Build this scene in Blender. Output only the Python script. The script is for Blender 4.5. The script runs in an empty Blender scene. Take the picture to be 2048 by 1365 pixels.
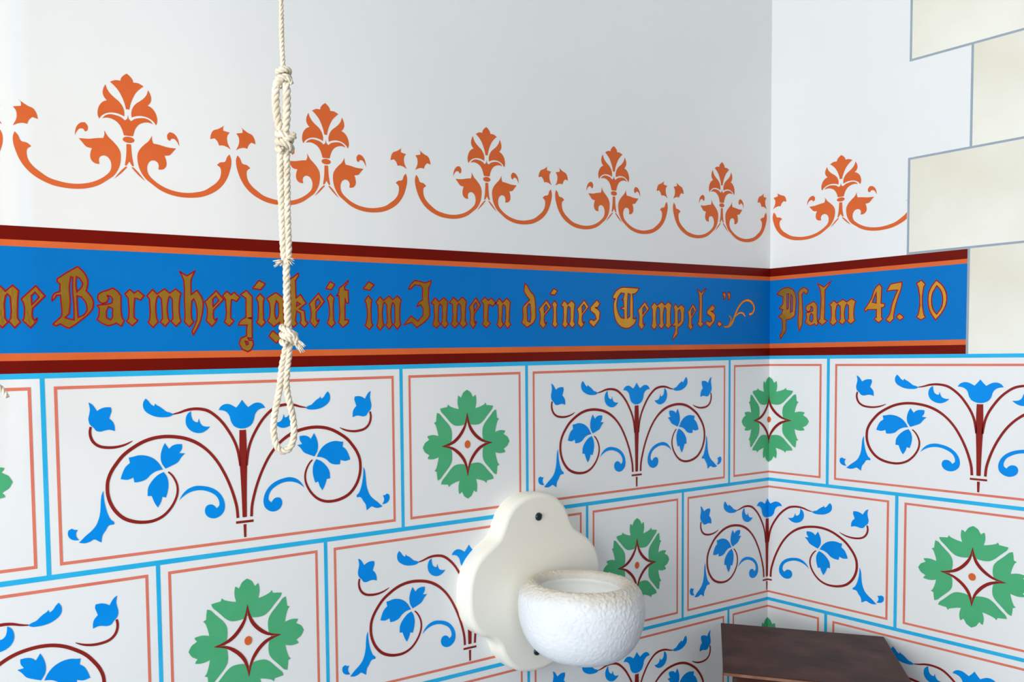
import bpy, bmesh, math, random
from mathutils import Vector, Matrix, noise
from mathutils.geometry import delaunay_2d_cdt

# ------------------------------------------------------------------ camera, world, lights
SC = bpy.context.scene
COL = SC.collection
random.seed(4)
CAM_POS = (-1.6814, -1.1427, 0.0179)
YAW, PITCH, ROLL, FOCAL, PPX, PPY = 0.54331, -0.05366, -0.01728, 1805.82, 710.32, 809.21

def view_axes():
    cy, sy, cp, sp = math.cos(YAW), math.sin(YAW), math.cos(PITCH), math.sin(PITCH)
    fwd = Vector((sy*cp, cy*cp, sp)); right = Vector((cy, -sy, 0)); up = right.cross(fwd)
    cr, sr = math.cos(ROLL), math.sin(ROLL)
    return right*cr + up*sr, up*cr - right*sr, fwd
AX_R, AX_U, AX_F = view_axes()
cam_data = bpy.data.cameras.new('camera')
cam_data.sensor_fit = 'HORIZONTAL'; cam_data.sensor_width = 36.0
cam_data.lens = FOCAL*36.0/2048
cam_data.shift_x = (1024-PPX)/2048
cam_data.shift_y = (PPY-682.5)/2048
cam_data.clip_start = 0.02
cam = bpy.data.objects.new('camera', cam_data); COL.objects.link(cam)
cam.matrix_world = Matrix(((AX_R.x, AX_U.x, -AX_F.x, CAM_POS[0]), (AX_R.y, AX_U.y, -AX_F.y, CAM_POS[1]),
                           (AX_R.z, AX_U.z, -AX_F.z, CAM_POS[2]), (0, 0, 0, 1)))
SC.camera = cam

world = bpy.data.worlds.new('daylight'); SC.world = world; world.use_nodes = True
bgn = world.node_tree.nodes['Background']
bgn.inputs['Color'].default_value = (0.80, 0.90, 1.0, 1); bgn.inputs['Strength'].default_value = 1.0

# the room: x from ROOM_W to 0, y from ROOM_D to 0
ROOM_W, ROOM_D, FLOOR, CEIL = -3.1, -3.0, -1.45, 1.9

def area_light(name, loc, target, sx, sy, power, color):
    d = bpy.data.lights.new(name, 'AREA'); d.shape = 'RECTANGLE'; d.size = sx; d.size_y = sy
    d.energy = power; d.color = color
    o = bpy.data.objects.new(name, d); COL.objects.link(o); o.location = loc
    o.rotation_euler = (Vector(target)-Vector(loc)).to_track_quat('-Z', 'Y').to_euler()
    return o
# daylight through the side window, plus fill from an added back window
WIN1 = (-1.75, -0.3, -0.85, 1.15)      # y0, y1, z0, z1 in the wall at x = ROOM_W
FILL_WIN = (-2.95, -1.75, -0.85, 1.15)        # x0, x1, z0, z1 of the added fill window in the wall at y = ROOM_D
area_light('window_daylight', (ROOM_W+0.02, (WIN1[0]+WIN1[1])/2, (WIN1[2]+WIN1[3])/2), (0, (WIN1[0]+WIN1[1])/2, (WIN1[2]+WIN1[3])/2),
           1.4, 1.9, 61, (0.955, 0.98, 1.0))
area_light('window_daylight', ((FILL_WIN[0]+FILL_WIN[1])/2, ROOM_D+0.02, (FILL_WIN[2]+FILL_WIN[3])/2), ((FILL_WIN[0]+FILL_WIN[1])/2, 0, (FILL_WIN[2]+FILL_WIN[3])/2),
           1.1, 1.9, 20, (0.86, 0.94, 1.0))  # added fill, brightens the left wall frontally

# coloured light from the stained upper panes, falling in faint patches on the left wall
def coloured_ray(target, angle, power, color, loc):
    d = bpy.data.lights.new('stained_glass_light', 'SPOT'); d.energy = power; d.color = color
    d.spot_size = angle; d.spot_blend = 1.0; d.shadow_soft_size = 0.16
    o = bpy.data.objects.new('stained_glass_light', d); COL.objects.link(o); o.location = loc
    o.rotation_euler = (Vector(target)-Vector(loc)).to_track_quat('-Z', 'Y').to_euler()
coloured_ray((-1.38, 0, .16), .34, 48, (1.0, .55, .10), (ROOM_W+.06, -1.9, 1.0))
coloured_ray((-.985, 0, -.085), .13, 4.0, (1.0, .35, .28), (ROOM_W+.06, -1.9, 1.0))
coloured_ray((-.79, 0, -.205), .05, 7.0, (1.0, .72, .22), (ROOM_W+.06, -1.9, 1.0))

vs = SC.view_settings
vs.view_transform = 'Standard'; vs.look = 'None'; vs.gamma = 1.0; vs.use_curve_mapping = False; vs.exposure = 0.0

# ------------------------------------------------------------------ materials
def lin(c):
    return tuple(((v/255/12.92) if v/255 <= 0.04045 else ((v/255+0.055)/1.055)**2.4) for v in c)

def mat(name, c1, c2=None, scale=8.0, rough=0.6, metal=0.0, bump=0.0, bscale=60.0, stretch=(1, 1, 1), spec=0.12, detail=4.0):
    m = bpy.data.materials.new(name); m.use_nodes = True
    nt = m.node_tree; b = nt.nodes['Principled BSDF']
    b.inputs['Roughness'].default_value = rough; b.inputs['Metallic'].default_value = metal
    b.inputs['Specular IOR Level'].default_value = spec
    tc = nt.nodes.new('ShaderNodeTexCoord'); mp = nt.nodes.new('ShaderNodeMapping')
    mp.inputs['Scale'].default_value = stretch
    nt.links.new(tc.outputs['Object'], mp.inputs['Vector'])
    nz = nt.nodes.new('ShaderNodeTexNoise'); nz.inputs['Scale'].default_value = scale; nz.inputs['Detail'].default_value = detail
    nt.links.new(mp.outputs['Vector'], nz.inputs['Vector'])
    rp = nt.nodes.new('ShaderNodeValToRGB')
    rp.color_ramp.elements[0].position = 0.35; rp.color_ramp.elements[1].position = 0.65
    rp.color_ramp.elements[0].color = lin(c1)+(1,); rp.color_ramp.elements[1].color = lin(c2 or c1)+(1,)
    nt.links.new(nz.outputs['Fac'], rp.inputs['Fac']); nt.links.new(rp.outputs['Color'], b.inputs['Base Color'])
    if bump:
        n2 = nt.nodes.new('ShaderNodeTexNoise'); n2.inputs['Scale'].default_value = bscale; n2.inputs['Detail'].default_value = 3
        nt.links.new(mp.outputs['Vector'], n2.inputs['Vector'])
        bp = nt.nodes.new('ShaderNodeBump'); bp.inputs['Strength'].default_value = bump; bp.inputs['Distance'].default_value = 0.002
        nt.links.new(n2.outputs['Fac'], bp.inputs['Height']); nt.links.new(bp.outputs['Normal'], b.inputs['Normal'])
    return m

M = {
 'plaster': mat('white_plaster_paint', (233, 234, 233), (238, 239, 238), 2.2, 0.55, bump=0.05, bscale=45),
 'ceiling': mat('ceiling_plaster', (228, 226, 220), (236, 234, 230), 2, 0.8),
 'floor': mat('stone_floor_tiles', (140, 152, 172), (156, 168, 186), 3, 0.6),
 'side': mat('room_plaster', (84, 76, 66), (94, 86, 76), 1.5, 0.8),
 'blue': mat('deep_blue_paint', (0, 114, 192), (0, 118, 197), 3, 0.45, spec=0.12),
 'lightblue': mat('sky_blue_line_paint', (36, 176, 228), (52, 184, 234), 14, 0.5),
 'leafblue': mat('bright_blue_stencil_paint', (0, 138, 228), (0, 146, 234), 10, 0.5),
 'orange': mat('orange_stencil_paint', (214, 98, 48), (222, 108, 55), 9, 0.5),
 'salmon': mat('salmon_line_paint', (222, 118, 98), (228, 128, 106), 12, 0.5),
 'oxblood': mat('oxblood_red_paint', (106, 12, 2), (116, 15, 3), 5, 0.42),
 'wine': mat('wine_red_stem_paint', (136, 34, 30), (146, 40, 34), 9, 0.5),
 'green': mat('leaf_green_stencil_paint', (74, 172, 118), (86, 178, 126), 16, 0.55),
 'outline': mat('crimson_letter_outline', (150, 16, 26), (158, 20, 28), 20, 0.5),
 'gold': mat('gold_leaf', (236, 182, 74), (226, 170, 62), 40, 0.36, metal=1.0, bump=0.12, bscale=220),
 'stone': mat('cream_painted_ashlar', (226, 222, 204), (240, 238, 226), 5, 0.6, detail=6),
 'joint': mat('grey_blue_joint_paint', (150, 164, 178), (160, 172, 184), 12, 0.6),
 'ceramic': mat('cream_glazed_stoneware', (240, 236, 222), (244, 240, 228), 4, 0.35),
 'stucco': mat('rough_white_stoneware', (236, 234, 226), (246, 245, 240), 12, 0.5, bump=0.7, bscale=130),
 'screw': mat('dark_steel_screw', (54, 66, 76), (74, 84, 92), 60, 0.35, metal=0.8),
 'rope': mat('undyed_cotton_rope', (206, 194, 172), (228, 219, 200), 90, 0.85, bump=0.3, bscale=500),
 'wood': mat('dark_brown_stained_wood', (54, 27, 18), (88, 52, 40), 14, 0.45, bump=0.15, bscale=60, stretch=(1, 1, 1), detail=8),
 'woodedge': mat('wood_edge_highlight', (120, 84, 66), (150, 112, 92), 30, 0.45),  # lighter brown, paints the highlight along the lid bevel
 'frame': mat('painted_window_frame', (214, 210, 200), (222, 218, 208), 6, 0.5),
}
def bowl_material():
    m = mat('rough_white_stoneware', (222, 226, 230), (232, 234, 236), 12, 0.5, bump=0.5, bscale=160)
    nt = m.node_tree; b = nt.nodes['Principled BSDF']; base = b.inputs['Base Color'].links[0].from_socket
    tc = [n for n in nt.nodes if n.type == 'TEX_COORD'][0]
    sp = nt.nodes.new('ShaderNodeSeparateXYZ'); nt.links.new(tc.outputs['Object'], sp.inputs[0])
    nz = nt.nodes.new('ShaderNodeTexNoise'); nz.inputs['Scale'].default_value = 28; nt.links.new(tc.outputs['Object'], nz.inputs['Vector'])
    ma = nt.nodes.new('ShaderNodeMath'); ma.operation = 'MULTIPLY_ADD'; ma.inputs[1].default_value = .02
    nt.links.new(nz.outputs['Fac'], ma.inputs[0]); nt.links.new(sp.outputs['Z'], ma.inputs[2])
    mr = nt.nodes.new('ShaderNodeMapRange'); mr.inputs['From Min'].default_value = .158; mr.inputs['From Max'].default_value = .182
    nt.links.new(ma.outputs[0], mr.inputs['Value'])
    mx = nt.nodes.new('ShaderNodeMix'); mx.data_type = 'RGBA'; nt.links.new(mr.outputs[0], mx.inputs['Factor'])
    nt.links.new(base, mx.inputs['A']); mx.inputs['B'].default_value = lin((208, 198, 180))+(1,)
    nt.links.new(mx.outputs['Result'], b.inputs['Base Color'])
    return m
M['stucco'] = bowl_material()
M['inside'] = mat('pale_bowl_glaze', (248, 248, 244), (252, 252, 249), 20, 0.4)
gm = bpy.data.materials.new('window_glass'); gm.use_nodes = True
gb = gm.node_tree.nodes['Principled BSDF']
gb.inputs['Transmission Weight'].default_value = 1.0; gb.inputs['Roughness'].default_value = 0.05
gb.inputs['Base Color'].default_value = (0.92, 0.96, 0.95, 1)
M['glass'] = gm

# ------------------------------------------------------------------ helpers
def link(name, me, parent=None, loc=(0, 0, 0), rot=(0, 0, 0), **props):
    o = bpy.data.objects.new(name, me); COL.objects.link(o)
    o.parent = parent; o.location = loc; o.rotation_euler = rot
    for k, v in props.items(): o[k] = v
    return o

def pymesh(name, verts, faces, mats, idx=None, smooth=False):
    me = bpy.data.meshes.new(name); me.from_pydata([tuple(v) for v in verts], [], faces)
    for m in mats: me.materials.append(M[m])
    if idx:
        for p, i in zip(me.polygons, idx): p.material_index = i
    if smooth:
        for p in me.polygons: p.use_smooth = True
    me.update()
    return me

def boxes(name, blist, m, bevel=0.0, inset=None):
    bm = bmesh.new()
    for (x0, x1, y0, y1, z0, z1) in blist:
        r = bmesh.ops.create_cube(bm, size=1)
        for v in r['verts']:
            v.co = Vector((x0+(v.co.x+.5)*(x1-x0), y0+(v.co.y+.5)*(y1-y0), z0+(v.co.z+.5)*(z1-z0)))
    if bevel:
        bmesh.ops.bevel(bm, geom=bm.edges[:], offset=bevel, segments=2, affect='EDGES', profile=0.6)
    me = bpy.data.meshes.new(name); bm.to_mesh(me); bm.free(); me.materials.append(M[m])
    return me

def catmull(pts, closed=True, sub=4, corner=52.0):
    """smooth a traced outline, keeping the sharp tips sharp"""
    P = [Vector((p[0], p[1])) for p in pts]; n = len(P)
    cs = math.cos(math.radians(corner)); tang = []
    for i in range(n):
        if not closed and i in (0, n-1):
            tang.append((P[1]-P[0])*0.5 if i == 0 else (P[-1]-P[-2])*0.5); continue
        a, b, c = P[i-1], P[i], P[(i+1) % n]
        d1, d2 = b-a, c-b
        if d1.length < 1e-9 or d2.length < 1e-9 or d1.normalized().dot(d2.normalized()) < cs: tang.append(None)
        else:
            t = (d1.normalized()+d2.normalized()).normalized(); tang.append(t)
    out = []
    for i in range(n if closed else n-1):
        j = (i+1) % n; a, b = P[i], P[j]; L = (b-a).length
        ta = tang[i].normalized()*L if tang[i] is not None else (b-a)
        tb = tang[j].normalized()*L if tang[j] is not None else (b-a)
        for k in range(sub):
            t = k/sub; t2, t3 = t*t, t*t*t
            out.append(a*(2*t3-3*t2+1)+ta*(t3-2*t2+t)+b*(-2*t3+3*t2)+tb*(t3-t2))
    if not closed: out.append(P[-1])
    return out

def fill(loops):
    """triangulate loops (first outer, then holes) -> verts2d, faces"""
    vs_, fs_ = [], []
    for lp in loops:
        b = len(vs_); vs_ += [Vector(p) for p in lp]
        fs_.append(list(range(b, b+len(lp))))
    ev = []
    for f in fs_: ev += [(f[i], f[(i+1) % len(f)]) for i in range(len(f))]
    r = delaunay_2d_cdt(vs_, ev, [], 0, 1e-7)
    v2, faces = r[0], r[2]
    out = []
    def inside(p):
        hit = False
        for i, j in ev:
            a, b = vs_[i], vs_[j]
            if (a.y > p.y) != (b.y > p.y) and p.x < (b.x-a.x)*(p.y-a.y)/(b.y-a.y)+a.x: hit = not hit
        return hit
    for f in faces:
        a, b, c = v2[f[0]], v2[f[1]], v2[f[2]]
        if not inside((a+b+c)/3): continue
        if (b-a).cross(c-a) < 0: f = list(reversed(f))
        out.append(list(f))
    return v2, out

def paint(name, loops, m):
    v, f = fill(loops)
    return pymesh(name, [(p.x, 0, p.y) for p in v], f, [m])

def strip(pts, widths, closed=False):
    """a brush line of varying width around a centre line -> verts2d, quads"""
    n = len(pts); V, Fq = [], []
    for i, p in enumerate(pts):
        a = pts[i-1] if (closed or i > 0) else pts[i]
        b = pts[(i+1) % n] if (closed or i < n-1) else pts[i]
        d1 = (p-a); d2 = (b-p)
        d1 = d1.normalized() if d1.length > 1e-9 else d2.normalized()
        d2 = d2.normalized() if d2.length > 1e-9 else d1
        t = d1+d2; t = t.normalized() if t.length > 1e-6 else d1
        nn = Vector((-t.y, t.x)); c = max(0.5, abs(nn.dot(Vector((-d1.y, d1.x)))))
        w = widths[i]*0.5/c
        V += [p+nn*w, p-nn*w]
    for i in range(n if closed else n-1):
        j = (i+1) % n; Fq.append([2*i, 2*i+1, 2*j+1, 2*j])
    return V, Fq

def interp_widths(ws, sub):
    out = []
    for i in range(len(ws)-1):
        for k in range(sub): out.append(ws[i]+(ws[i+1]-ws[i])*k/sub)
    return out+[ws[-1]]

def brush(name, pts, ws, m, sub=4):
    c = catmull(pts, closed=False, sub=sub, corner=120)
    V, Fq = strip(c, interp_widths(ws, sub))
    return pymesh(name, [(p.x, 0, p.y) for p in V], Fq, [m])

U = 1e-4
def sc_(pts): return [(p[0]*U, p[1]*U) for p in pts]
def mir(pts): return [(-p[0], p[1]) for p in reversed(pts)]
def whole(half):
    h = [list(p) for p in half]; h[0][0] = 0; h[-1][0] = 0
    return [tuple(p) for p in h]+[(-p[0], p[1]) for p in reversed(h[1:-1])]

def clip(me, x0, keep_left):
    """cut a flat mesh at local x0, as the paint stops at the corner of the room"""
    bm = bmesh.new(); bm.from_mesh(me)
    bmesh.ops.bisect_plane(bm, geom=bm.verts[:]+bm.edges[:]+bm.faces[:], plane_co=(x0, 0, 0), plane_no=(1, 0, 0),
                           clear_outer=keep_left, clear_inner=not keep_left, dist=1e-7)
    n = len(bm.faces); out = None
    if n:
        out = bpy.data.meshes.new(me.name); bm.to_mesh(out)
        for m in me.materials: out.materials.append(m)
    bm.free(); return out

def spot_on(s, z, off):
    """a point on the painted walls: s < 0 runs along the left wall, s > 0 along the right wall, from the corner"""
    return ((s, -off, z), (0, 0, 0)) if s < 0 else ((-off, -s, z), (0, 0, -math.pi/2))

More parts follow.
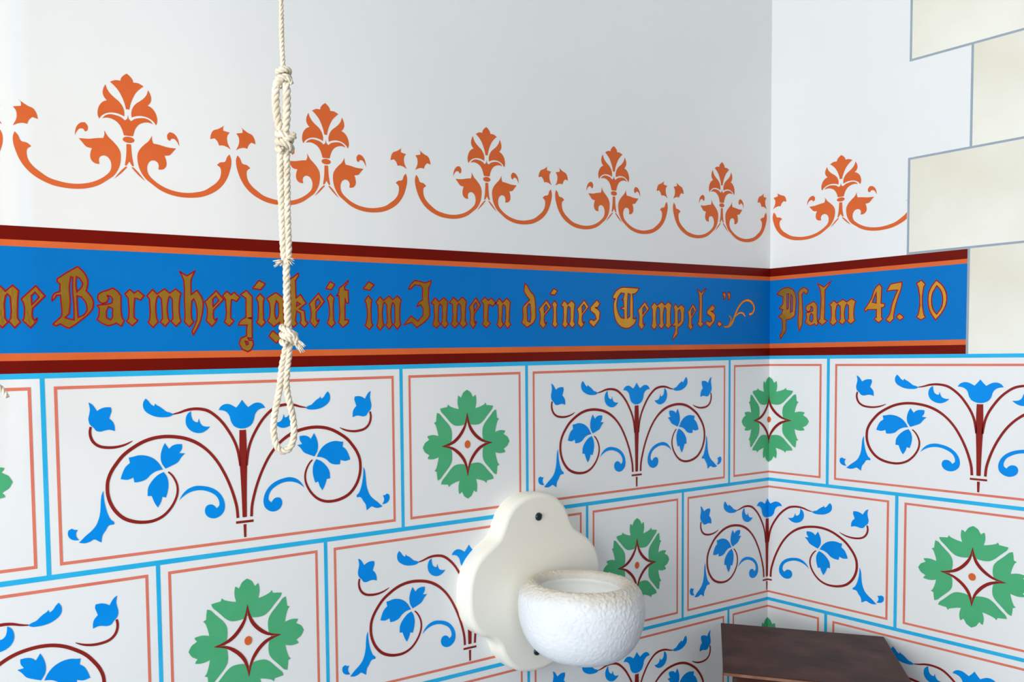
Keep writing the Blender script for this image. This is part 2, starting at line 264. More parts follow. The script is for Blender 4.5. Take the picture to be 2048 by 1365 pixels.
# outlines of the painted ornaments and letters, measured on the walls in tenths of a millimetre
D = {'scroll':{'flower':[[-2094,-348],[-2051,-373],[-2014,-421],[-1990,-461],[-1947,-436],[-1888,-419],[-1814,-421],[-1805,-466],[-1821,-514],[-1838,-562],[-1796,-604],[-1774,-654],[-1770,-727],[-1839,-707],[-1897,-712],[-1946,-723],[-2004,-713],[-2041,-668],[-2084,-627],[-2101,-559],[-2087,-492],[-2078,-434]],'bud_leaf':[[-1357,-327],[-1389,-376],[-1391,-445],[-1362,-496],[-1302,-539],[-1230,-569],[-1106,-583],[-1022,-573],[-983,-549],[-1031,-526],[-1083,-510],[-1124,-477],[-1175,-439],[-1215,-417],[-1231,-396],[-1247,-432],[-1287,-406],[-1323,-358]],'crescent':[[-744,-521],[-787,-550],[-815,-604],[-819,-676],[-797,-734],[-751,-782],[-676,-815],[-600,-818],[-533,-790],[-493,-759],[-477,-740],[-532,-739],[-586,-721],[-614,-686],[-634,-623],[-650,-674],[-687,-666],[-721,-635],[-737,-587]],'leaf_a':[[-1116,-923],[-1156,-1001],[-1178,-1101],[-1166,-1183],[-1116,-1262],[-1031,-1230],[-945,-1190],[-890,-1122],[-841,-1078],[-920,-1069],[-882,-1010],[-880,-953],[-959,-950],[-1023,-970],[-1060,-1004],[-1080,-976]],'leaf_b':[[-1152,-1270],[-1207,-1180],[-1278,-1114],[-1369,-1073],[-1471,-1060],[-1552,-1074],[-1603,-1080],[-1589,-1151],[-1646,-1196],[-1689,-1272],[-1717,-1349],[-1632,-1366],[-1581,-1355],[-1550,-1343],[-1538,-1408],[-1461,-1405],[-1378,-1378],[-1315,-1323],[-1242,-1285]],'leaf_c':[[-1144,-1303],[-1222,-1337],[-1308,-1414],[-1357,-1491],[-1369,-1601],[-1313,-1606],[-1294,-1659],[-1265,-1722],[-1235,-1766],[-1192,-1699],[-1169,-1630],[-1121,-1645],[-1093,-1556],[-1082,-1455],[-1104,-1361]],'hook':[[-943,-1703],[-893,-1626],[-816,-1561],[-707,-1529],[-598,-1539],[-489,-1570],[-390,-1631],[-319,-1722],[-290,-1831],[-308,-1914],[-366,-1971],[-445,-1994],[-522,-1975],[-570,-1928],[-581,-1864],[-551,-1811],[-484,-1801],[-440,-1826],[-412,-1861],[-373,-1823],[-376,-1759],[-414,-1692],[-491,-1637],[-600,-1597],[-709,-1591],[-818,-1618],[-894,-1661]],'spike':[[-1942,-1477],[-1967,-1534],[-1980,-1631],[-1989,-1738],[-2012,-1834],[-2053,-1918],[-2113,-1979],[-2182,-2030],[-2231,-2073],[-2270,-2107],[-2195,-2122],[-2127,-2109],[-2078,-2088],[-2021,-2118],[-1988,-2138],[-1970,-2045],[-1929,-1991],[-1888,-1932],[-1818,-1924],[-1817,-1895],[-1856,-1861],[-1893,-1787],[-1919,-1696],[-1936,-1596]],'curl':[[-2278,-1941],[-2322,-1936],[-2349,-1919],[-2368,-1926],[-2393,-1937],[-2402,-1984],[-2382,-2035],[-2335,-2066],[-2266,-2075],[-2300,-2016],[-2298,-1977]],'tulip':[[-4,-397],[-42,-452],[-89,-503],[-134,-476],[-190,-450],[-257,-448],[-314,-476],[-349,-523],[-282,-532],[-233,-556],[-194,-604],[-169,-689],[-130,-750],[-62,-786],[-8,-795]],'stem':[[-4,-815],[-49,-812],[-55,-1013],[-55,-1268],[-45,-1525],[-38,-1760],[-33,-2024],[6,-2028]]},'scroll_strokes':{'tendril':[[[-2075,-657],[-2087,-724],[-2074,-802],[-2038,-863],[-1972,-910],[-1865,-933],[-1767,-934],[-1667,-917],[-1597,-892],[-1546,-867]],[30,34,36,36,36,36,33,28,20,8]],'upper':[[[-990,-548],[-904,-532],[-807,-504],[-710,-492],[-602,-499],[-504,-526],[-396,-598],[-298,-693],[-211,-813],[-135,-944],[-88,-1064],[-60,-1204],[-49,-1311]],[16,26,34,38,40,42,40,40,40,40,40,38,30]],'scroll':[[[-102,-2027],[-114,-1881],[-145,-1750],[-208,-1563],[-294,-1376],[-401,-1200],[-530,-1055],[-669,-952],[-818,-885],[-967,-851],[-1114,-838],[-1260,-849],[-1404,-888],[-1549,-961],[-1671,-1045],[-1764,-1147],[-1836,-1250],[-1879,-1355],[-1890,-1442],[-1885,-1541],[-1853,-1653],[-1793,-1758],[-1697,-1854],[-1578,-1911],[-1437,-1939],[-1292,-1933],[-1166,-1885],[-1069,-1803],[-1002,-1708],[-963,-1609],[-960,-1506],[-994,-1411],[-1045,-1339],[-1081,-1308]],[42,42,42,40,40,40,40,46,46,46,46,46,46,46,46,46,46,46,46,46,46,46,46,46,42,40,38,36,34,32,30,28,24,20]]},'ros_leaf':[[21,877],[76,830],[104,782],[125,750],[148,775],[177,787],[189,722],[188,658],[167,574],[233,588],[302,609],[355,633],[377,658],[398,614],[460,609],[534,598],[517,551],[455,489],[424,458],[390,424],[334,368],[261,321],[174,308],[71,320],[7,351]],'star':[[12,512],[21,368],[61,266],[128,176],[220,96],[323,38],[507,-3]],'pal':{'petal':[[13,828],[-36,803],[-73,763],[-83,727],[-145,727],[-216,697],[-173,663],[-113,602],[-71,530],[-38,448],[-22,380],[1,382]],'side':[[-275,658],[-303,602],[-312,541],[-292,492],[-262,462],[-312,439],[-357,390],[-381,327],[-383,267],[-367,223],[-335,264],[-272,303],[-193,319],[-122,313],[-69,296],[-47,287],[-45,343],[-66,410],[-109,465],[-169,509],[-220,553],[-254,600]],'calyx':[[4,311],[-13,260],[-41,239],[-88,272],[-158,291],[-229,294],[-291,270],[-327,234],[-265,247],[-195,235],[-135,202],[-92,146],[-67,80],[-59,51],[2,49]],'stalk':[[-2,-54],[-30,-56],[-36,-178],[-45,-249],[-59,-324],[-39,-329],[-20,-302],[-7,-271]],'strand':[[-48,-340],[-27,-345],[-92,-414],[-147,-462],[-201,-504],[-155,-447],[-100,-385]],'acanthus':[[-309,87],[-307,36],[-323,-12],[-396,-20],[-500,-40],[-628,-46],[-587,-89],[-538,-140],[-469,-153],[-488,-206],[-491,-275],[-458,-323],[-406,-339],[-380,-336],[-387,-291],[-372,-250],[-324,-228],[-272,-245],[-239,-294],[-232,-354],[-251,-416],[-306,-473],[-395,-532],[-500,-576],[-621,-603],[-757,-609],[-890,-591],[-1005,-559],[-1101,-501],[-1180,-442],[-1234,-372],[-1252,-300],[-1245,-241],[-1196,-203],[-1243,-167],[-1314,-150],[-1344,-87],[-1382,-47],[-1403,-102],[-1403,-184],[-1382,-264],[-1345,-358],[-1285,-452],[-1199,-535],[-1088,-600],[-958,-648],[-809,-669],[-658,-669],[-520,-646],[-397,-601],[-290,-532],[-200,-463],[-135,-362],[-111,-273],[-111,-168],[-144,-102],[-204,-39],[-264,15]],'curlet':[[-673,-13],[-668,38],[-646,100],[-596,148],[-545,157],[-512,115],[-514,64],[-545,43],[-568,75],[-607,75],[-642,46]],'bud':[[-1332,340],[-1301,311],[-1299,262],[-1392,245],[-1357,197],[-1355,116],[-1400,21],[-1339,52],[-1275,63],[-1235,56],[-1212,108],[-1172,146],[-1108,129],[-1122,194],[-1156,247],[-1219,272],[-1263,296]]},'gl':{'n':[[[0,387],[75,476],[128,438],[152,409],[247,480],[325,421],[312,352],[296,113],[332,64],[257,0],[184,73],[209,113],[213,350],[176,380],[151,350],[135,112],[171,63],[97,0],[20,63],[50,112],[54,368]]],'e':[[[175,511],[282,387],[128,234],[124,126],[145,88],[176,119],[172,88],[98,0],[10,87],[26,126],[27,294],[0,346]],[[165,431],[210,373],[122,277],[120,387]]],'B':[[[323,763],[399,695],[440,609],[441,546],[420,467],[484,389],[505,310],[492,247],[445,183],[348,103],[253,32],[197,0],[159,11],[92,52],[37,28],[0,47],[47,94],[94,133],[111,164],[108,304],[104,405],[58,404],[26,357],[2,337],[4,380],[36,427],[98,452],[101,545],[68,571],[72,606],[182,680]],[[234,635],[260,628],[252,479],[261,291],[258,103],[186,118],[151,133],[203,181],[219,337],[214,509]],[[304,637],[342,622],[379,560],[370,521],[305,449],[296,542]],[[304,401],[358,387],[410,317],[423,230],[390,174],[310,134],[304,276]]],'a':[[[210,484],[266,451],[316,387],[314,323],[314,162],[328,97],[349,73],[309,0],[245,40],[204,24],[138,5],[59,40],[0,87],[22,119],[33,223],[11,262],[67,271],[147,280],[196,297],[206,345],[183,377],[143,387],[158,352],[132,304],[83,287],[44,302],[18,342],[23,397],[72,430],[153,456]],[[154,248],[125,192],[123,112],[173,80],[198,112],[202,225]]],'r':[[[61,465],[97,442],[121,418],[172,455],[254,388],[202,330],[144,354],[127,353],[116,256],[111,109],[160,69],[86,0],[11,60],[37,101],[41,352],[0,407]]],'m':[[[79,492],[137,436],[241,504],[309,448],[392,508],[466,451],[446,384],[439,134],[455,84],[383,14],[315,83],[342,117],[341,374],[308,407],[289,373],[277,133],[298,83],[235,13],[169,74],[201,116],[195,371],[153,412],[130,370],[122,132],[143,74],[72,0],[7,65],[30,115],[33,369],[0,409]]],'h':[[[0,843],[51,811],[104,785],[157,815],[221,855],[193,799],[164,740],[158,538],[240,599],[318,474],[313,322],[283,203],[216,68],[170,0],[153,51],[220,186],[233,321],[217,422],[192,480],[165,455],[158,219],[184,177],[120,110],[51,177],[61,235],[59,453],[58,720],[33,786]]],'z':[[[135,839],[219,759],[212,471],[145,462],[211,454],[204,183],[138,192],[156,157],[213,157],[221,96],[181,26],[133,0],[48,36],[7,115],[33,184],[119,218],[121,297],[133,366],[0,363],[39,427],[116,471],[123,731],[43,782]],[[98,144],[136,136],[145,105],[116,95]]],'i':[[[68,456],[130,396],[115,343],[113,97],[141,62],[76,0],[0,61],[26,96],[32,341],[4,393]]],'idot':[[[99,131],[197,86],[121,0],[0,20]]],'g':[[[139,708],[266,631],[254,524],[259,311],[272,204],[233,97],[132,0],[16,98],[77,177],[174,106],[196,204],[189,293],[98,230],[2,309],[33,362],[37,556],[0,626]],[[146,594],[125,522],[121,381],[140,337],[171,381],[175,559]]],'k':[[[148,768],[157,727],[105,663],[109,413],[181,468],[270,343],[156,261],[237,235],[254,90],[295,64],[232,0],[162,63],[183,99],[175,198],[115,233],[91,90],[121,54],[59,0],[0,62],[16,161],[15,678],[96,725]],[[122,359],[112,296],[174,333]]],'t':[[[205,690],[198,649],[138,592],[148,546],[202,547],[205,353],[170,352],[146,426],[139,111],[204,108],[192,65],[104,0],[26,74],[42,111],[43,461],[0,460],[40,498],[52,572],[150,639]]],'I':[[[223,724],[342,708],[426,694],[530,733],[522,674],[485,624],[477,438],[497,203],[465,144],[247,0],[153,84],[0,40],[143,180],[272,104],[369,192],[371,299],[324,357],[252,317],[301,396],[361,426],[364,611],[329,649],[222,656],[138,586],[103,595],[151,664]]],'d':[[[79,729],[126,699],[195,606],[278,534],[300,471],[317,153],[260,78],[119,0],[0,77],[29,141],[25,319],[53,361],[179,458],[110,530],[55,603]],[[165,394],[122,341],[128,110],[184,89],[204,142],[193,384]]],'s':[[[202,478],[280,412],[217,345],[155,344],[233,311],[279,267],[263,134],[123,0],[0,88],[61,143],[123,111],[185,144],[155,222],[47,287],[47,353]]],'T':[[[225,727],[388,731],[668,726],[634,661],[568,626],[502,613],[519,499],[518,179],[568,167],[601,202],[591,133],[518,52],[419,6],[289,0],[159,52],[63,164],[25,310],[25,446],[64,525],[16,524],[0,558],[80,660]],[[209,629],[296,620],[273,540],[225,505],[273,506],[283,381],[192,358],[283,325],[289,177],[208,188],[143,267],[102,402],[128,537]],[[387,622],[446,612],[436,406],[436,212],[370,178],[371,405]]],'p':[[[105,676],[176,606],[265,666],[365,596],[344,500],[338,357],[248,261],[177,237],[159,166],[177,118],[36,0],[25,47],[88,166],[88,261],[0,260],[81,332],[70,569],[45,616]],[[176,546],[222,571],[248,499],[248,356],[184,308],[169,404]]],'l':[[[0,741],[133,664],[281,765],[233,698],[159,612],[151,102],[210,78],[114,0],[14,73],[62,114],[67,610]]],'dot':[[[71,108],[167,47],[81,0],[0,55]]],'quo':[[[0,129],[62,155],[101,109],[87,32],[15,0],[39,56],[5,92]]],'P':[[[0,906],[121,1008],[258,1024],[360,976],[411,878],[414,581],[399,457],[315,398],[212,386],[214,165],[95,0],[77,74],[128,168],[126,390],[39,458],[108,502],[142,595],[55,616],[141,706],[140,849],[53,886]],[[225,891],[266,904],[262,621],[228,591]],[[310,885],[344,836],[347,553],[303,524]]],'f':[[[0,769],[66,833],[132,859],[215,798],[183,717],[117,768],[84,723],[90,117],[34,0],[6,151],[19,556]]],'4':[[[269,711],[312,645],[302,358],[373,340],[360,283],[312,271],[314,98],[343,68],[264,0],[177,76],[220,103],[218,247],[58,250],[15,214],[0,259],[128,455],[184,625]],[[213,566],[144,382],[216,363]]],'7':[[[277,725],[270,627],[204,434],[139,125],[140,68],[71,0],[0,60],[69,157],[95,298],[162,493],[202,581],[133,586],[7,575],[75,699]]],'1':[[[84,699],[151,625],[125,572],[133,101],[160,44],[87,0],[9,57],[40,105],[33,578],[0,650]]],'0':[[[132,689],[236,586],[302,419],[292,256],[230,124],[130,0],[37,147],[0,314],[13,493],[68,612]],[[141,593],[71,461],[60,297],[101,157],[146,100],[216,206],[240,341],[212,493]]]},'place':[['n',-14902,-14607,586,1096],['e',-14589,-14307,586,1097],['B',-14228,-13723,582,1345],['a',-13687,-13338,607,1091],['r',-13321,-13067,612,1077],['m',-13034,-12568,592,1100],['h',-12586,-12268,491,1346],['e',-12241,-11967,607,1090],['r',-11980,-11728,611,1084],['z',-11762,-11541,262,1101],['i',-11490,-11349,605,1061],['idot',-11536,-11339,1113,1244],['g',-11321,-11049,375,1083],['k',-10973,-10678,597,1365],['e',-10658,-10404,597,1088],['i',-10368,-10230,598,1084],['idot',-10379,-10227,1139,1261],['t',-10205,-10000,598,1288],['i',-9725,-9580,565,1069],['idot',-9744,-9550,1148,1276],['m',-9524,-9066,557,1076],['I',-9034,-8504,594,1327],['n',-8510,-8178,587,1067],['n',-8153,-7807,590,1080],['e',-7766,-7528,584,1080],['r',-7515,-7212,594,1086],['n',-7217,-6897,584,1081],['d',-6665,-6348,602,1331],['e',-6285,-5998,581,1066],['i',-5989,-5852,596,1059],['idot',-6030,-5855,1149,1262],['n',-5779,-5443,592,1068],['e',-5404,-5118,593,1081],['s',-5124,-4844,609,1087],['T',-4528,-3860,592,1323],['e',-3887,-3585,564,1077],['m',-3541,-2971,564,1085],['p',-2970,-2605,375,1051],['e',-2525,-2270,552,1058],['l',-2265,-1984,608,1373],['s',-2015,-1720,606,1048],['dot',-1671,-1504,622,730],['quo',-1499,-1398,1146,1301],['quo',-1355,-1258,1143,1304],['P',150,564,368,1392],['f',611,826,514,1373],['a',765,1042,608,1085],['l',1007,1293,614,1459],['m',1257,1769,600,1093],['4',1932,2305,618,1329],['7',2323,2600,610,1335],['dot',2504,2642,645,772],['1',2844,3004,638,1337],['0',3044,3346,628,1317]],'flour':[[[[-1456,622],[-1336,623],[-1224,685],[-1143,810],[-1021,998],[-874,1116],[-725,1150],[-574,1092],[-517,989],[-582,893],[-672,876]],[20,40,50,40,34,34,40,44,36,34,40]],[[[-1303,846],[-1245,794],[-1254,716],[-1312,654]],[12,26,30,20]],[[[-1108,826],[-996,892],[-882,893],[-802,831]],[16,30,34,26]]]}

# ------------------------------------------------------------------ the setting
def holed_wall(name, axis, pos, thick, a0, a1, win, m):
    w0, w1, z0, z1 = win
    seg = [(a0, w0, FLOOR, CEIL), (w1, a1, FLOOR, CEIL), (w0, w1, FLOOR, z0), (w0, w1, z1, CEIL)]
    if axis == 'x': bl = [(pos-thick, pos, a, b, c, d) for a, b, c, d in seg]
    else: bl = [(a, b, pos-thick, pos, c, d) for a, b, c, d in seg]
    return link(name, boxes(name, bl, m), kind='structure')

floor = link('floor', boxes('floor', [(ROOM_W-.2, .25, ROOM_D-.2, .25, FLOOR-.1, FLOOR)], 'floor'), kind='structure')
ceiling = link('ceiling', boxes('ceiling', [(ROOM_W-.2, .25, ROOM_D-.2, .25, CEIL, CEIL+.1)], 'ceiling'), kind='structure')
WL = link('wall_left', boxes('wall_left', [(ROOM_W, 0, 0, .25, FLOOR, CEIL)], 'plaster'), kind='structure')
WR = link('wall_right', boxes('wall_right', [(0, .25, ROOM_D, .25, FLOOR, CEIL)], 'plaster'), kind='structure')
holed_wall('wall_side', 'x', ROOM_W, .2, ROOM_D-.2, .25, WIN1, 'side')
holed_wall('wall_back', 'y', ROOM_D, .2, ROOM_W, 0, FILL_WIN, 'side')
for n_, (win, axis) in enumerate(((WIN1, 'x'), (FILL_WIN, 'y')), 1):  # the second window is added to go with the fill light
    a0, a1, z0, z1 = win; pos = ROOM_W if axis == 'x' else ROOM_D; t = .05; am = (a0+a1)/2
    bars = [(a0, a0+t, z0, z1), (a1-t, a1, z0, z1), (a0, a1, z0, z0+t), (a0, a1, z1-t, z1), (am-.02, am+.02, z0, z1), (a0, a1, (z0+z1)/2-.02, (z0+z1)/2+.02)]
    f3 = lambda a, b, c, d, p, q: (p, q, a, b, c, d) if axis == 'x' else (a, b, p, q, c, d)
    w = link('window_%d' % n_, boxes('window_frame', [f3(a, b, c, d, pos-.14, pos-.08) for a, b, c, d in bars], 'frame'), kind='structure')
    for (a, b) in ((a0+t, am-.02), (am+.02, a1-t)):
        zm = (z0+z1)/2
        for (c, d) in ((z0+t, zm-.02), (zm+.02, z1-t)):
            link('pane', boxes('pane', [f3(a, b, c, d, pos-.113, pos-.107)], 'glass'), w)

# dark doorway further along the right wall, out of the picture
dr = link('door_1', boxes('door_frame', [(-.03, .0, -1.72, -1.62, FLOOR, .75), (-.03, .0, -.78, -.68, FLOOR, .75), (-.03, 0, -1.72, -.68, .75, .85)], 'wood', .004), kind='structure')
link('door_leaf', boxes('door_leaf', [(-.015, 0, -1.62, -.78, FLOOR, .75)], 'wood'), dr)
for (y0, y1) in ((-1.56, -1.23), (-1.17, -.84)):
    for (z0, z1) in ((FLOOR+.15, -.55), (-.4, .65)):
        link('door_panel', boxes('door_panel', [(-.024, -.012, y0, y1, z0, z1)], 'wood', .006), dr)

def wall_of(s): return WL if s < 0 else WR

# ------------------------------------------------------------------ painted bands and grid lines
S_, L_ = 0.2528, 0.5289
A1, B1, C2, B2 = 0.1272, 0.1250, 0.2645, 0.2564
ZT, ZM, ZB, ZN = 0.0, -0.25, -0.4992, -0.749
S1, S2 = 0.2690, 0.3680              # left edges of the painted quoin stones on the right wall
PX0, PX1 = -1.8, 0.62                # how far the painting is carried along each wall
LAY = 0.00025

def stripe(name, s0, s1, z0, z1, m, layer=1):
    """a straight painted stripe; it is split where the wall turns"""
    obs = []
    for a, b in ((s0, min(s1, 0)), (max(s0, 0), s1)):
        if b-a < 1e-6: continue
        c = (a+b)/2; loc, rot = spot_on(c, (z0+z1)/2, LAY*layer); h, k = (b-a)/2, (z1-z0)/2
        me = pymesh(name, [(-h, 0, -k), (h, 0, -k), (h, 0, k), (-h, 0, k)], [[0, 1, 2, 3]], [m])
        obs.append(link(name, me, wall_of(c), loc, rot))
    return obs
stripe('oxblood_stripe', PX0, S2, .1640, .1805, 'oxblood')
stripe('oxblood_stripe', PX0, S2, .0034, .0188, 'oxblood')
stripe('orange_stripe', PX0, S2, .1562, .1640, 'orange')
stripe('orange_stripe', PX0, S2, .0188, .0279, 'orange')
BAND = stripe('inscription_band', PX0, S2, .0279, .1562, 'blue')
for z in (ZT, ZM, ZB, ZN): stripe('blue_line', PX0, PX1, z-.0033, z+.0033, 'lightblue')
R13 = [-(A1+L_+S_+L_+S_), -(A1+L_+S_+L_), -(A1+L_+S_), -(A1+L_), -A1, B1, B1+L_]
R2 = [-(C2+S_+L_+S_+L_), -(C2+S_+L_+S_), -(C2+S_+L_), -(C2+S_), -C2, B2, B2+S_]
for zt, zb, row in ((ZT, ZM, R13), (ZM, ZB, R2), (ZB, ZN, R13)):
    for s in row:
        if PX0 < s < PX1: stripe('blue_line', s-.0029, s+.0029, zb+.0033, zt-.0033, 'lightblue')

# ------------------------------------------------------------------ ornamental panels
PIECES = {}
def both(key, part, m, pts=None, stroke=None):
    """left and mirrored right version of one stencilled piece"""
    if stroke:
        p, w = sc_(stroke[0]), [x*U for x in stroke[1]]
        a = brush(part, p, w, m); b = brush(part, [(-q[0], q[1]) for q in p], w, m)
    else:
        p = sc_(pts); a = paint(part, [catmull(p)], m); b = paint(part, [catmull(mir(p))], m)
    PIECES.setdefault(key, []).extend([(part, a), (part, b)])
for k, part in (('flower', 'bellflower'), ('bud_leaf', 'bud_leaf'), ('crescent', 'crescent_leaf'), ('leaf_a', 'vine_leaf'), ('leaf_b', 'vine_leaf'),
                ('leaf_c', 'vine_leaf'), ('hook', 'hooked_tendril'), ('spike', 'spiked_leaf'), ('curl', 'curled_leaf_tip')):
    both('scroll', part, 'leafblue', D['scroll'][k])
for k, part in (('tendril', 'flower_stem'), ('upper', 'upper_stem'), ('scroll', 'spiral_stem')):
    both('scroll', part, 'wine', stroke=D['scroll_strokes'][k])
PIECES['scroll'] += [('tulip', paint('tulip', [catmull(whole(sc_(D['scroll']['tulip'])))], 'leafblue')),
                     ('central_stem', paint('central_stem', [catmull(whole(sc_(D['scroll']['stem'])))], 'wine')),
                     ('cross_bar', paint('cross_bar', [[(-.0132, -.2106), (.0132, -.2106), (.0132, -.2072), (-.0132, -.2072)]], 'wine')),
                     ('stem_foot', paint('stem_foot', [[(-.0017, -.2305), (.0017, -.2305), (.0022, -.2125), (-.0022, -.2125)]], 'wine'))]
# rosette of four lobed leaves around a concave star
lobed = paint('lobed_leaf', [catmull(whole(sc_(D['ros_leaf'])))], 'green')
quarter = [Vector((p[0]*U, p[1]*U)) for p in D['star']]
quarter[0].x = 0; quarter[-1].y = 0
arc = catmull(quarter, closed=False, sub=4, corner=120)
wq = interp_widths([.0004, .0038, .0052, .0054, .0052, .0038, .0004], 4)
SV, SF = [], []
for k in range(4):
    r = Matrix.Rotation(k*math.pi/2, 2); V, Fq = strip([r @ p for p in arc], wq); b = len(SV)
    SV += V; SF += [[i+b for i in f] for f in Fq]
star = pymesh('star', [(p.x, 0, p.y) for p in SV], SF, ['wine'])
disc = paint('dot', [[(.0058*math.cos(t*math.pi/14), .0064*math.sin(t*math.pi/14)) for t in range(28)]], 'orange')

def frame_mesh(hw, z1, z0, w=.0040):
    a, b, c, d = -hw, hw, z0, z1
    V = [(a, c), (b, c), (b, d), (a, d), (a+w, c+w), (b-w, c+w), (b-w, d-w), (a+w, d-w)]
    return pymesh('panel_frame', [(x, 0, z) for x, z in V], [[0, 1, 5, 4], [1, 2, 6, 5], [2, 3, 7, 6], [3, 0, 4, 7]], ['salmon'])

def panel(kind, s0, s1, zt, zb, clipped=None):
    """one framed panel; where it wraps the corner each wall carries its half"""
    c, hw = (s0+s1)/2, (s1-s0)/2
    fm = frame_mesh(hw-.0135, -.0134, zb-zt+.0134)
    halves = [None] if s0*s1 >= 0 else [True, False]
    nm = 'scroll_panel' if kind == 'scroll' else 'rosette_panel'
    for left in halves:
        def put(me, name, parent, loc, rot=(0, 0, 0), lx=0.0):
            if left is not None:
                me = clip(me, -c-lx, left)
                if me is None: return None
            return link(name, me, parent, loc, rot)
        wl = WL if (left or (left is None and c < 0)) else WR
        loc, rot = spot_on(c if left is None else (-1 if left else 1), zt, LAY)
        if left is not None: loc = (c, -LAY, zt) if left else (-LAY, -c, zt)
        f = put(fm, nm, wl, loc, rot)
        if kind == 'scroll':
            for part, me in PIECES['scroll']: put(me, part, f, (0, -LAY, 0))
        else:
            zc = (zb-zt)/2-.002
            for k in range(4):
                if left is None: put(lobed, 'lobed_leaf', f, (0, -LAY, zc), (0, k*math.pi/2, 0))
                else:
                    me = lobed.copy(); me.transform(Matrix.Rotation(k*math.pi/2, 4, 'Y')); put(me, 'lobed_leaf', f, (0, -LAY, zc))
            put(star, 'star', f, (0, -2*LAY, zc)); put(disc, 'dot', f, (0, -2*LAY, zc))
for zt, zb, row, first in ((ZT, ZM, R13, 'rosette'), (ZM, ZB, R2, 'scroll'), (ZB, ZN, R13, 'rosette')):
    kd = first
    for s0, s1 in zip(row, row[1:]):
        if s1 > PX0 and s0 < PX1: panel(kd, s0, s1, zt, zb)
        kd = 'scroll' if kd == 'rosette' else 'rosette'

# ------------------------------------------------------------------ orange palmette frieze
PAL = []
pd = {k: sc_(v) for k, v in D['pal'].items()}
for k, nm in (('petal', 'central_petal'), ('calyx', 'calyx'), ('stalk', 'stalk')):
    PAL.append((nm, paint(nm, [catmull(whole(pd[k]))], 'orange')))
PAL.append(('knop', paint('knop', [[(.0076*math.cos(t*math.pi/12), .0039*math.sin(t*math.pi/12)) for t in range(24)]], 'orange')))
for k, nm in (('side', 'side_petal'), ('strand', 'root_strand'), ('acanthus', 'acanthus_scroll'), ('curlet', 'curled_tip'), ('bud', 'end_bud')):
    PAL.append((nm, paint(nm, [catmull(pd[k])], 'orange'))); PAL.append((nm, paint(nm, [catmull(mir(pd[k]))], 'orange')))
for s in (-1.6135, -1.3210, -1.0330, -.7375, -.4490, -.1533, .1455):
    loc, rot = spot_on(s, .2972, LAY)
    first = None; rest = []
    for nm, me in PAL:
        if s > 0:
            w0 = max(v.co.x for v in me.vertices)-min(v.co.x for v in me.vertices)
            me = clip(me, S1-s-.0026, True)
            if me is None or max(v.co.x for v in me.vertices)-min(v.co.x for v in me.vertices) < .5*w0: continue
        if first is None: first = link('palmette', me, wall_of(s), loc, rot)   # the central petal carries the ornament
        else: link(nm, me, first, (0, 0, 0))

# ------------------------------------------------------------------ painted inscription, one letter per object
def letter(key, s0, s1, z0, z1):
    loops = D['gl'][key]; gw = max(p[0] for p in loops[0]); gh = max(p[1] for p in loops[0])
    w, h = (s1-s0)*U, (z1-z0)*U
    out = []
    for lp in loops: out.append([Vector(((p[0]/gw-.5)*w, (p[1]/gh-.5)*h)) for p in lp])
    sm = [catmull(lp, True, 3, 34) for lp in out]
    v, f = fill(sm); V = [(p.x, 0, p.y) for p in v]; Fc = list(f); idx = [0]*len(f)
    for lp in sm:
        SV, SF = strip(lp, [.0019]*len(lp), True); b = len(V)
        V += [(p.x, -.00012, p.y) for p in SV]; Fc += [[i+b for i in q] for q in SF]; idx += [1]*len(SF)
    me = pymesh('letter', V, Fc, ['gold', 'outline'], idx)
    return me, ((s0+s1)/2*U, (z0+z1)/2*U)

BC = [(b.location.copy(), b) for b in BAND]
def on_band(name, me, s, z):
    bl, b = (BC[0] if s < 0 else BC[1])
    bs = bl.x if s < 0 else -bl.y
    return link(name, me, b, (s-bs, -LAY, z-bl.z))
NAMES = {'dot': 'full_stop', 'quo': 'quotation_mark', 'idot': 'letter_dot', '4': 'numeral', '7': 'numeral', '1': 'numeral', '0': 'numeral'}
for key, s0, s1, z0, z1 in D['place']:
    me, (s, z) = letter(key, s0, s1, z0, z1); on_band(NAMES.get(key, 'letter'), me, s, z)
FV, FF, FI = [], [], []
for pts, ws in D['flour']:
    c = catmull(sc_(pts), False, 4, 120); w4 = interp_widths([x*U for x in ws], 4)
    for ww, mi, yy in (([x+.0013 for x in w4], 1, 0), (w4, 0, -.00012)):
        V, Fq = strip(c, ww); b = len(FV); FV += [(p.x, yy, p.y) for p in V]; FF += [[i+b for i in q] for q in Fq]; FI += [mi]*len(Fq)
cx = sum(v[0] for v in FV)/len(FV); cz = sum(v[2] for v in FV)/len(FV)
on_band('flourish', pymesh('flourish', [(x-cx, y, z-cz) for x, y, z in FV], FF, ['gold', 'outline'], FI), cx, cz)

# ------------------------------------------------------------------ painted quoin stones on the right wall
ZQ = [.0034, .1828, .3490, .5203, .690, .860]
SEND = 0.62
JW = .0038
for i in range(5):
    s0 = S2 if i % 2 == 0 else S1; z0, z1 = ZQ[i], ZQ[i+1]
    mid = s0+.24 if i % 2 == 0 else s0+.34
    for a, b in ((s0, mid), (mid, .675)):
        me = pymesh('painted_stone', [(x, 0, z) for x, z in ((a+JW/2-(a+b)/2, z0+JW/2-(z0+z1)/2), (b-JW/2-(a+b)/2, z0+JW/2-(z0+z1)/2), (b-JW/2-(a+b)/2, z1-JW/2-(z0+z1)/2), (a+JW/2-(a+b)/2, z1-JW/2-(z0+z1)/2))], [[0, 1, 2, 3]], ['stone'])
        loc, rot = spot_on((a+b)/2, (z0+z1)/2, LAY); link('painted_stone', me, WR, loc, rot)
        stripe('joint_line', a-JW/2, a+JW/2, z0, z1, 'joint', 1.4)
    if i: stripe('joint_line', S1-JW/2, .675, z0-JW/2, z0+JW/2, 'joint', 1.5)

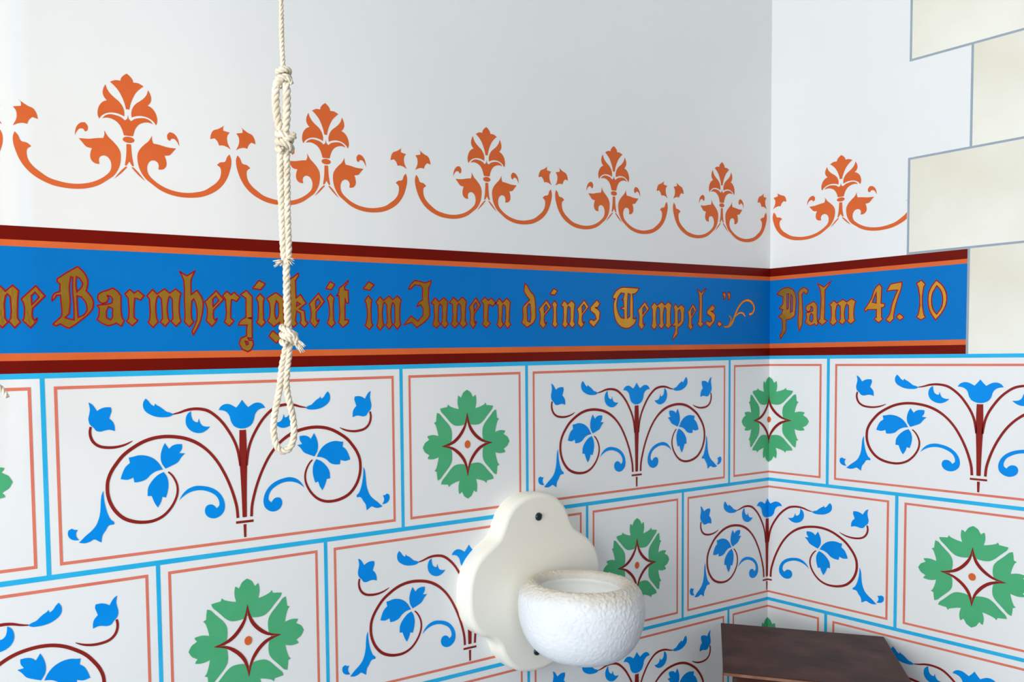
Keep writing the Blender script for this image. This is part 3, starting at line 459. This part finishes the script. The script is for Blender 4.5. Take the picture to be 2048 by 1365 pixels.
# ------------------------------------------------------------------ holy water font
def lathe(name, prof, m, seg=64, rough=0.0, r0=None):
    V, Fc = [], []; n = len(prof)
    for i, (r, z) in enumerate(prof):
        for k in range(seg):
            a = 2*math.pi*k/seg; p = Vector((r*math.cos(a), r*math.sin(a), z))
            if rough and r > 1e-4:
                d = noise.noise(p*210)*.55+noise.noise(p*390)*.45
                p += p.normalized()*d*rough*min(1, r/.03)
            V.append(p)
    for i in range(n-1):
        for k in range(seg):
            j = (k+1) % seg; Fc.append([i*seg+k, i*seg+j, (i+1)*seg+j, (i+1)*seg+k])
    return pymesh(name, V, Fc, [m], smooth=True)

def dense(prof, sub):
    return [tuple(p) for p in catmull(prof, False, sub, 75)]

FX, FT = -.6615, .032
font = link('holy_water_font', None, None, (FX, 0, -.512))
font['label'] = 'cream stoneware holy water font with round white bowl screwed to the left wall'; font['category'] = 'font'
FZ = .512
half = [(0, -.2143), (.018, -.2155), (.036, -.2205), (.054, -.2315), (.067, -.2475), (.0755, -.2655), (.084, -.2795), (.0935, -.2865), (.114, -.2995), (.1325, -.3180),
        (.1425, -.3400), (.1455, -.3640), (.1445, -.3905), (.1345, -.4165), (.1165, -.4335), (.096, -.4425), (.0835, -.4545), (.0765, -.4710), (.0620, -.4905), (.0425, -.5045), (.018, -.5112), (0, -.5122)]
out = catmull([(x, z+FZ) for x, z in half]+[(-x, z+FZ) for x, z in reversed(half[1:-1])], True, 4, 80)
out = out[::-1]
def ring(sc, y):
    c = Vector((0, -.364+FZ)); r = []
    n = len(out)
    for i, p in enumerate(out):
        t = (out[(i+1) % n]-out[i-1]).normalized(); nn = Vector((-t.y, t.x))
        q = p+nn*sc; r.append((q.x, y, q.y))
    return r
sgn = 1 if sum(out[i].x*out[(i+1) % len(out)].y-out[(i+1) % len(out)].x*out[i].y for i in range(len(out))) > 0 else -1
rings = [ring(0, 0), ring(0, -FT+.008), ring(sgn*.0012, -FT+.004), ring(sgn*.0035, -FT+.0012), ring(sgn*.0075, -FT)]
n = len(out); PV = [p for r in rings for p in r]; PF = []
for i in range(len(rings)-1):
    for k in range(n):
        j = (k+1) % n; PF.append([i*n+k, i*n+j, (i+1)*n+j, (i+1)*n+k])
cap = [(p[0], p[2]) for p in rings[-1]]
v2, f2 = fill([cap]); b = len(PV); PV += [(p.x, -FT, p.y) for p in v2]; PF += [[i+b for i in f] for f in f2]
pm = pymesh('back_plate', PV, PF, ['ceramic'])
bm = bmesh.new(); bm.from_mesh(pm); bmesh.ops.remove_doubles(bm, verts=bm.verts[:], dist=1e-5); bmesh.ops.recalc_face_normals(bm, faces=bm.faces[:])
for f in bm.faces: f.smooth = abs(f.normal.y) < .98
bm.to_mesh(pm); bm.free()
link('back_plate', pm, font)
BZ = .345
outer = [(.0630, -.352), (.0645, -.3455), (.0690, -.3415), (.0770, -.3405), (.0870, -.3475), (.0940, -.3610), (.0965, -.3800), (.0945, -.4030), (.0865, -.4280), (.0705, -.4490), (.0460, -.4620), (.0220, -.4665), (.0004, -.4670)]
inner = [(.0004, -.4080), (.0250, -.4060), (.0480, -.3990), (.0640, -.3880), (.0715, -.3750), (.0700, -.3640), (.0650, -.3560)]
prof = dense([(r, z+FZ) for r, z in outer][::-1], 12)
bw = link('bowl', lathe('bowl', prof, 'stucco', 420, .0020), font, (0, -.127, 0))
link('basin', lathe('basin', dense([(r, z+FZ) for r, z in inner+[(.0632, -.3515)]][::-1], 5), 'inside', 96), bw)
for xo, z in ((.0005, -.2525), (-.0050, -.4775)):
    sp = dense([(.0068, 0), (.0066, .0016), (.0048, .0032), (.0018, .0040), (.0003, .0041)], 3)
    sm = lathe('screw', sp, 'screw', 20)
    s = link('screw', sm, font, (xo, -FT, z+FZ), (math.pi/2, 0, 0))
    link('slot', boxes('slot', [(-.0054, .0054, -.0007, .0007, .0030, .0043)], 'oxblood' if False else 'screw'), s, (0, 0, 0), (0, 0, .7))

# ------------------------------------------------------------------ dark wooden stand set across the corner
bl, br = Vector((-.180, -.022)), Vector((-.0105, -.2425))
ex = (br-bl).normalized(); ey = Vector((-ex.y, ex.x)); W, DP, TOP = (br-bl).length, .290, -.5145
if ey.dot(Vector((1, 1))) < 0: ey = -ey
mid = bl+ex*W/2-ey*DP/2
st = link('corner_stand', None, None, (mid.x, mid.y, FLOOR), (0, 0, math.atan2(ex.y, ex.x)))
st['label'] = 'dark brown wooden stand set diagonally across the corner between the two walls'; st['category'] = 'stand'
h = TOP-FLOOR; w2, d2 = W/2, DP/2
link('lid', boxes('lid', [(-w2, w2, -d2, d2, h-.0065, h)], 'wood', .0018), st)
link('lid_moulding', boxes('lid_moulding', [(-w2+.016, w2-.016, -d2+.016, d2-.016, h-.0145, h-.0064)], 'wood'), st)
i2 = .021
link('body', boxes('body', [(-w2+i2, w2-i2, -d2+i2, d2-i2, .06, h-.0144)], 'wood', .0015), st)
link('front_panel', boxes('front_panel', [(-w2+.05, w2-.05, -d2+i2-.006, -d2+i2+.004, .14, h-.09)], 'wood', .003), st)
link('plinth', boxes('plinth', [(-w2, w2, -d2, d2, 0, .062)], 'wood', .003), st)
link('lid_edge', boxes('lid_edge', [(-w2+.001, w2-.001, -d2-.0012, -d2+.002, h-.0058, h-.0012)], 'woodedge', .0005), st)  # thin strip carrying the painted bevel highlight

# ------------------------------------------------------------------ bell ropes
def tube(V, Fc, pts, rad, seg=6, cap=True):
    n = len(pts); b0 = len(V)
    T = [(pts[min(i+1, n-1)]-pts[max(i-1, 0)]).normalized() for i in range(n)]
    nv = T[0].orthogonal().normalized()
    for i in range(n):
        nv = (nv-T[i]*nv.dot(T[i])).normalized(); bv = T[i].cross(nv)
        r = rad[i] if isinstance(rad, list) else rad
        for k in range(seg):
            a = 2*math.pi*k/seg; V.append(pts[i]+(nv*math.cos(a)+bv*math.sin(a))*r)
    for i in range(n-1):
        for k in range(seg):
            j = (k+1) % seg; Fc.append([b0+i*seg+k, b0+i*seg+j, b0+(i+1)*seg+j, b0+(i+1)*seg+k])
    if cap:
        Fc.append([b0+k for k in range(seg)][::-1]); Fc.append([b0+(n-1)*seg+k for k in range(seg)])

def path3(pts, step):
    P = [Vector(p) for p in pts]; dense_ = []
    n = len(P)
    for i in range(n-1):
        p0, p1, p2, p3 = P[max(i-1, 0)], P[i], P[i+1], P[min(i+2, n-1)]
        k = max(2, int((p2-p1).length/step))
        for q in range(k):
            t = q/k; dense_.append(0.5*((2*p1)+(p2-p0)*t+(2*p0-5*p1+4*p2-p3)*t*t+(3*p1-p0-3*p2+p3)*t**3))
    dense_.append(P[-1]); return dense_

def laid_rope(name, pts, R, parent, pitch=None, phase=0.0, strands=3, step=None):
    """a laid rope: strands twisted round the path"""
    pitch = pitch or R*5.0; c = path3(pts, step or pitch/14); n = len(c)
    T = [(c[min(i+1, n-1)]-c[max(i-1, 0)]).normalized() for i in range(n)]
    nv = T[0].orthogonal().normalized(); V, Fc = [], []; fr = []; dist = 0
    for i in range(n):
        nv = (nv-T[i]*nv.dot(T[i])).normalized()
        if i: dist += (c[i]-c[i-1]).length
        fr.append((nv.copy(), T[i].cross(nv), dist))
    for s in range(strands):
        ps = []
        for i in range(n):
            a = 2*math.pi*(fr[i][2]/pitch+s/strands)+phase
            ps.append(c[i]+(fr[i][0]*math.cos(a)+fr[i][1]*math.sin(a))*R*.52)
        tube(V, Fc, ps, R*.53, 7)
    return link(name, pymesh(name, V, Fc, ['rope'], smooth=True), parent)

def frayed(name, p0, d, L, R, parent, count=26):
    V, Fc = [], []
    p0 = Vector(p0); d = Vector(d).normalized()
    for i in range(count):
        sp = Vector((random.uniform(-1, 1), random.uniform(-1, 1), random.uniform(-1, 1)))
        st_ = p0+sp*R*.6; en = st_+d*L*random.uniform(.6, 1.05)+sp*R*1.1
        mid_ = (st_+en)/2+Vector((0, 0, -1))*L*.04+sp*R*.2
        tube(V, Fc, [st_, mid_, en], [R*.30, R*.26, R*.12], 5)
    return link(name, pymesh(name, V, Fc, ['rope'], smooth=True), parent)

RD = 1.0                                   # distance of the hanging ropes from the camera
MMPX = RD/FOCAL
def rope_frame(px):
    """foot of a plumb line seen through image column px, at the ropes' distance"""
    d = AX_F+AX_R*((px-PPX)/FOCAL)-AX_U*((700-PPY)/FOCAL)
    return Vector(CAM_POS)+d*RD
def make_xy(root_px, lean):
    base = rope_frame(root_px)
    hx = Vector((AX_R.x, AX_R.y, 0)).normalized(); hy = Vector((AX_F.x, AX_F.y, 0)).normalized()
    return base, hx, hy
base, hx, hy = make_xy(570, 0)
LOWZ = base.z-(910-700)*MMPX
rope = link('bell_rope', None, None, (base.x, base.y, LOWZ), (0, 0, math.atan2(hx.y, hx.x)))
rope['label'] = 'white knotted bell rope ending in a small loop, hanging before the inscription'; rope['category'] = 'rope'
def on_plane(base_, x, y, dy):
    d = AX_F+AX_R*((x-PPX)/FOCAL)-AX_U*((y-PPY)/FOCAL)
    p = Vector(CAM_POS)+d*((base_-Vector(CAM_POS)).dot(hy)/d.dot(hy))
    return ((p-base_).dot(hx), dy, p.z-LOWZ)
def q(x, y, dy=0.0): return on_plane(base, x, y, dy)      # rope-local point in the vertical plane of the rope
r1 = 5.3*MMPX; r2 = 7.4*MMPX
top_z = CEIL-LOWZ
laid_rope('upper_cord', [(q(562, 0)[0], 0, top_z-.005), (q(562, 0)[0], 0, q(562, -400)[2]), q(562, 0), q(563.5, 80), q(567, 150), q(569, 168)], r1, rope, step=.0022)
def coil(name, cx, cy, rx, rz, turns, R, tilt=0.25, ry=None, rise=None):
    pts = []; N = int(turns*12); rise = rise if rise is not None else 2.2*R
    for i in range(N+1):
        a = 2*math.pi*i/12; x = rx*math.cos(a+2.4); y = (ry or rx)*math.sin(a+2.4)
        b_ = q(cx, cy); pts.append((b_[0]+x, y, b_[2]-rise*(i/12-turns/2)+x*tilt))
    return laid_rope(name, pts, R, rope, step=.0012)
coil('knot', 567, 154, 11*MMPX, 0, 2.3, 6.4*MMPX, .3)
laid_rope('knot_tail', [q(563, 158, -.002), q(573, 160, -.006), q(581, 163, -.004), q(583, 169, -.002)], 4.8*MMPX, rope, step=.0012)
laid_rope('loop_strand', [q(566, 160, -.003), q(555, 168, -.003), q(551, 190), q(553, 225), q(558, 252), q(564, 275), q(567, 290)], r2*1.12, rope)
laid_rope('loop_strand', [q(566, 158, .003), q(572, 170), q(573.5, 200), q(573, 235), q(571, 260), q(570, 280), q(569, 292)], r2*1.12, rope)
coil('knot', 569, 287, 13*MMPX, 0, 2.4, 7.0*MMPX, -.25)
laid_rope('knot_tail', [q(566, 286, -.006), q(578, 281, -.008), q(588, 276, -.004), q(586, 268, 0)], 6.2*MMPX, rope, step=.0012)
laid_rope('doubled_cord', [q(566, 290), q(561, 310), q(561, 360), q(564, 430), q(567, 500), q(570, 528)], r2*.98, rope, phase=.8)
laid_rope('doubled_cord', [q(570, 290), q(573, 312), q(574, 370), q(575, 440), q(577, 500), q(575, 528)], r2*.98, rope)
frayed('frayed_end', q(563, 524, -.003), (-1, -.2, -.55), 12*MMPX, 4*MMPX, rope, 22)
frayed('frayed_end', q(578, 520, -.003), (.7, -.3, -.8), 10*MMPX, 4*MMPX, rope, 16)
laid_rope('middle_cord', [q(573, 515), q(573, 545), q(574, 600), q(576, 650), q(577, 685)], r2*1.04, rope)
coil('knot', 577, 675, 13*MMPX, 0, 2.4, 6.6*MMPX, -.35)
laid_rope('knot_tail', [q(570, 672, -.007), q(582, 670, -.010), q(592, 676, -.006), q(594, 686, -.003)], 5.6*MMPX, rope, step=.0012)
frayed('frayed_end', q(594, 684, -.003), (.45, -.2, -.85), 20*MMPX, 5.5*MMPX, rope, 34)
laid_rope('lower_loop', [q(578, 676), q(571, 700), q(564, 735), q(560, 770), q(555, 800), q(549, 830), q(547, 858), q(551, 886), q(559, 900), q(568, 903),
                         q(578, 898), q(586, 882), q(588, 858), q(585, 832), q(579, 806), q(573, 775), q(574, 740), q(578, 705), q(579, 680)], r2*.95, rope)
link('ceiling_hook', lathe('ceiling_hook', [(.0003, -.03), (.004, -.028), (.005, -.02), (.004, -.01), (.012, -.004), (.013, 0.0), (.0003, 0)], 'screw', 16), rope, (q(561, 0)[0], 0, top_z))
# second rope, only its knot tail reaches into the picture
base2, _, _ = make_xy(-26, 0)
rope2 = link('bell_rope', None, None, (base2.x, base2.y, LOWZ), (0, 0, math.atan2(hx.y, hx.x)))
rope2['label'] = 'short knot tail of a second rope poking in at the left picture edge'; rope2['category'] = 'rope'
def q2(x, y, dy=0.0): return on_plane(base2, x, y, dy)
laid_rope('cord', [(q2(-26, 776)[0], 0, top_z-.005), (q2(-26, 776)[0], 0, q2(-26, 400)[2]), q2(-26, 776), q2(-27, 900), q2(-26, 960)], r1*1.3, rope2, step=.0025)
pts = []
for i in range(25):
    a = 2*math.pi*i/12; b_ = q2(-26, 778); pts.append((b_[0]+11*MMPX*math.cos(a+2.4), 11*MMPX*math.sin(a+2.4), b_[2]-.006*(i/12-1)))
laid_rope('knot', pts, 5.6*MMPX, rope2, step=.0012)
laid_rope('knot_tail', [q2(-22, 770, -.006), q2(-10, 768, -.007), q2(2, 774, -.005), q2(10, 784, -.003), q2(15, 795, -.002)], 5.6*MMPX, rope2, step=.0012)
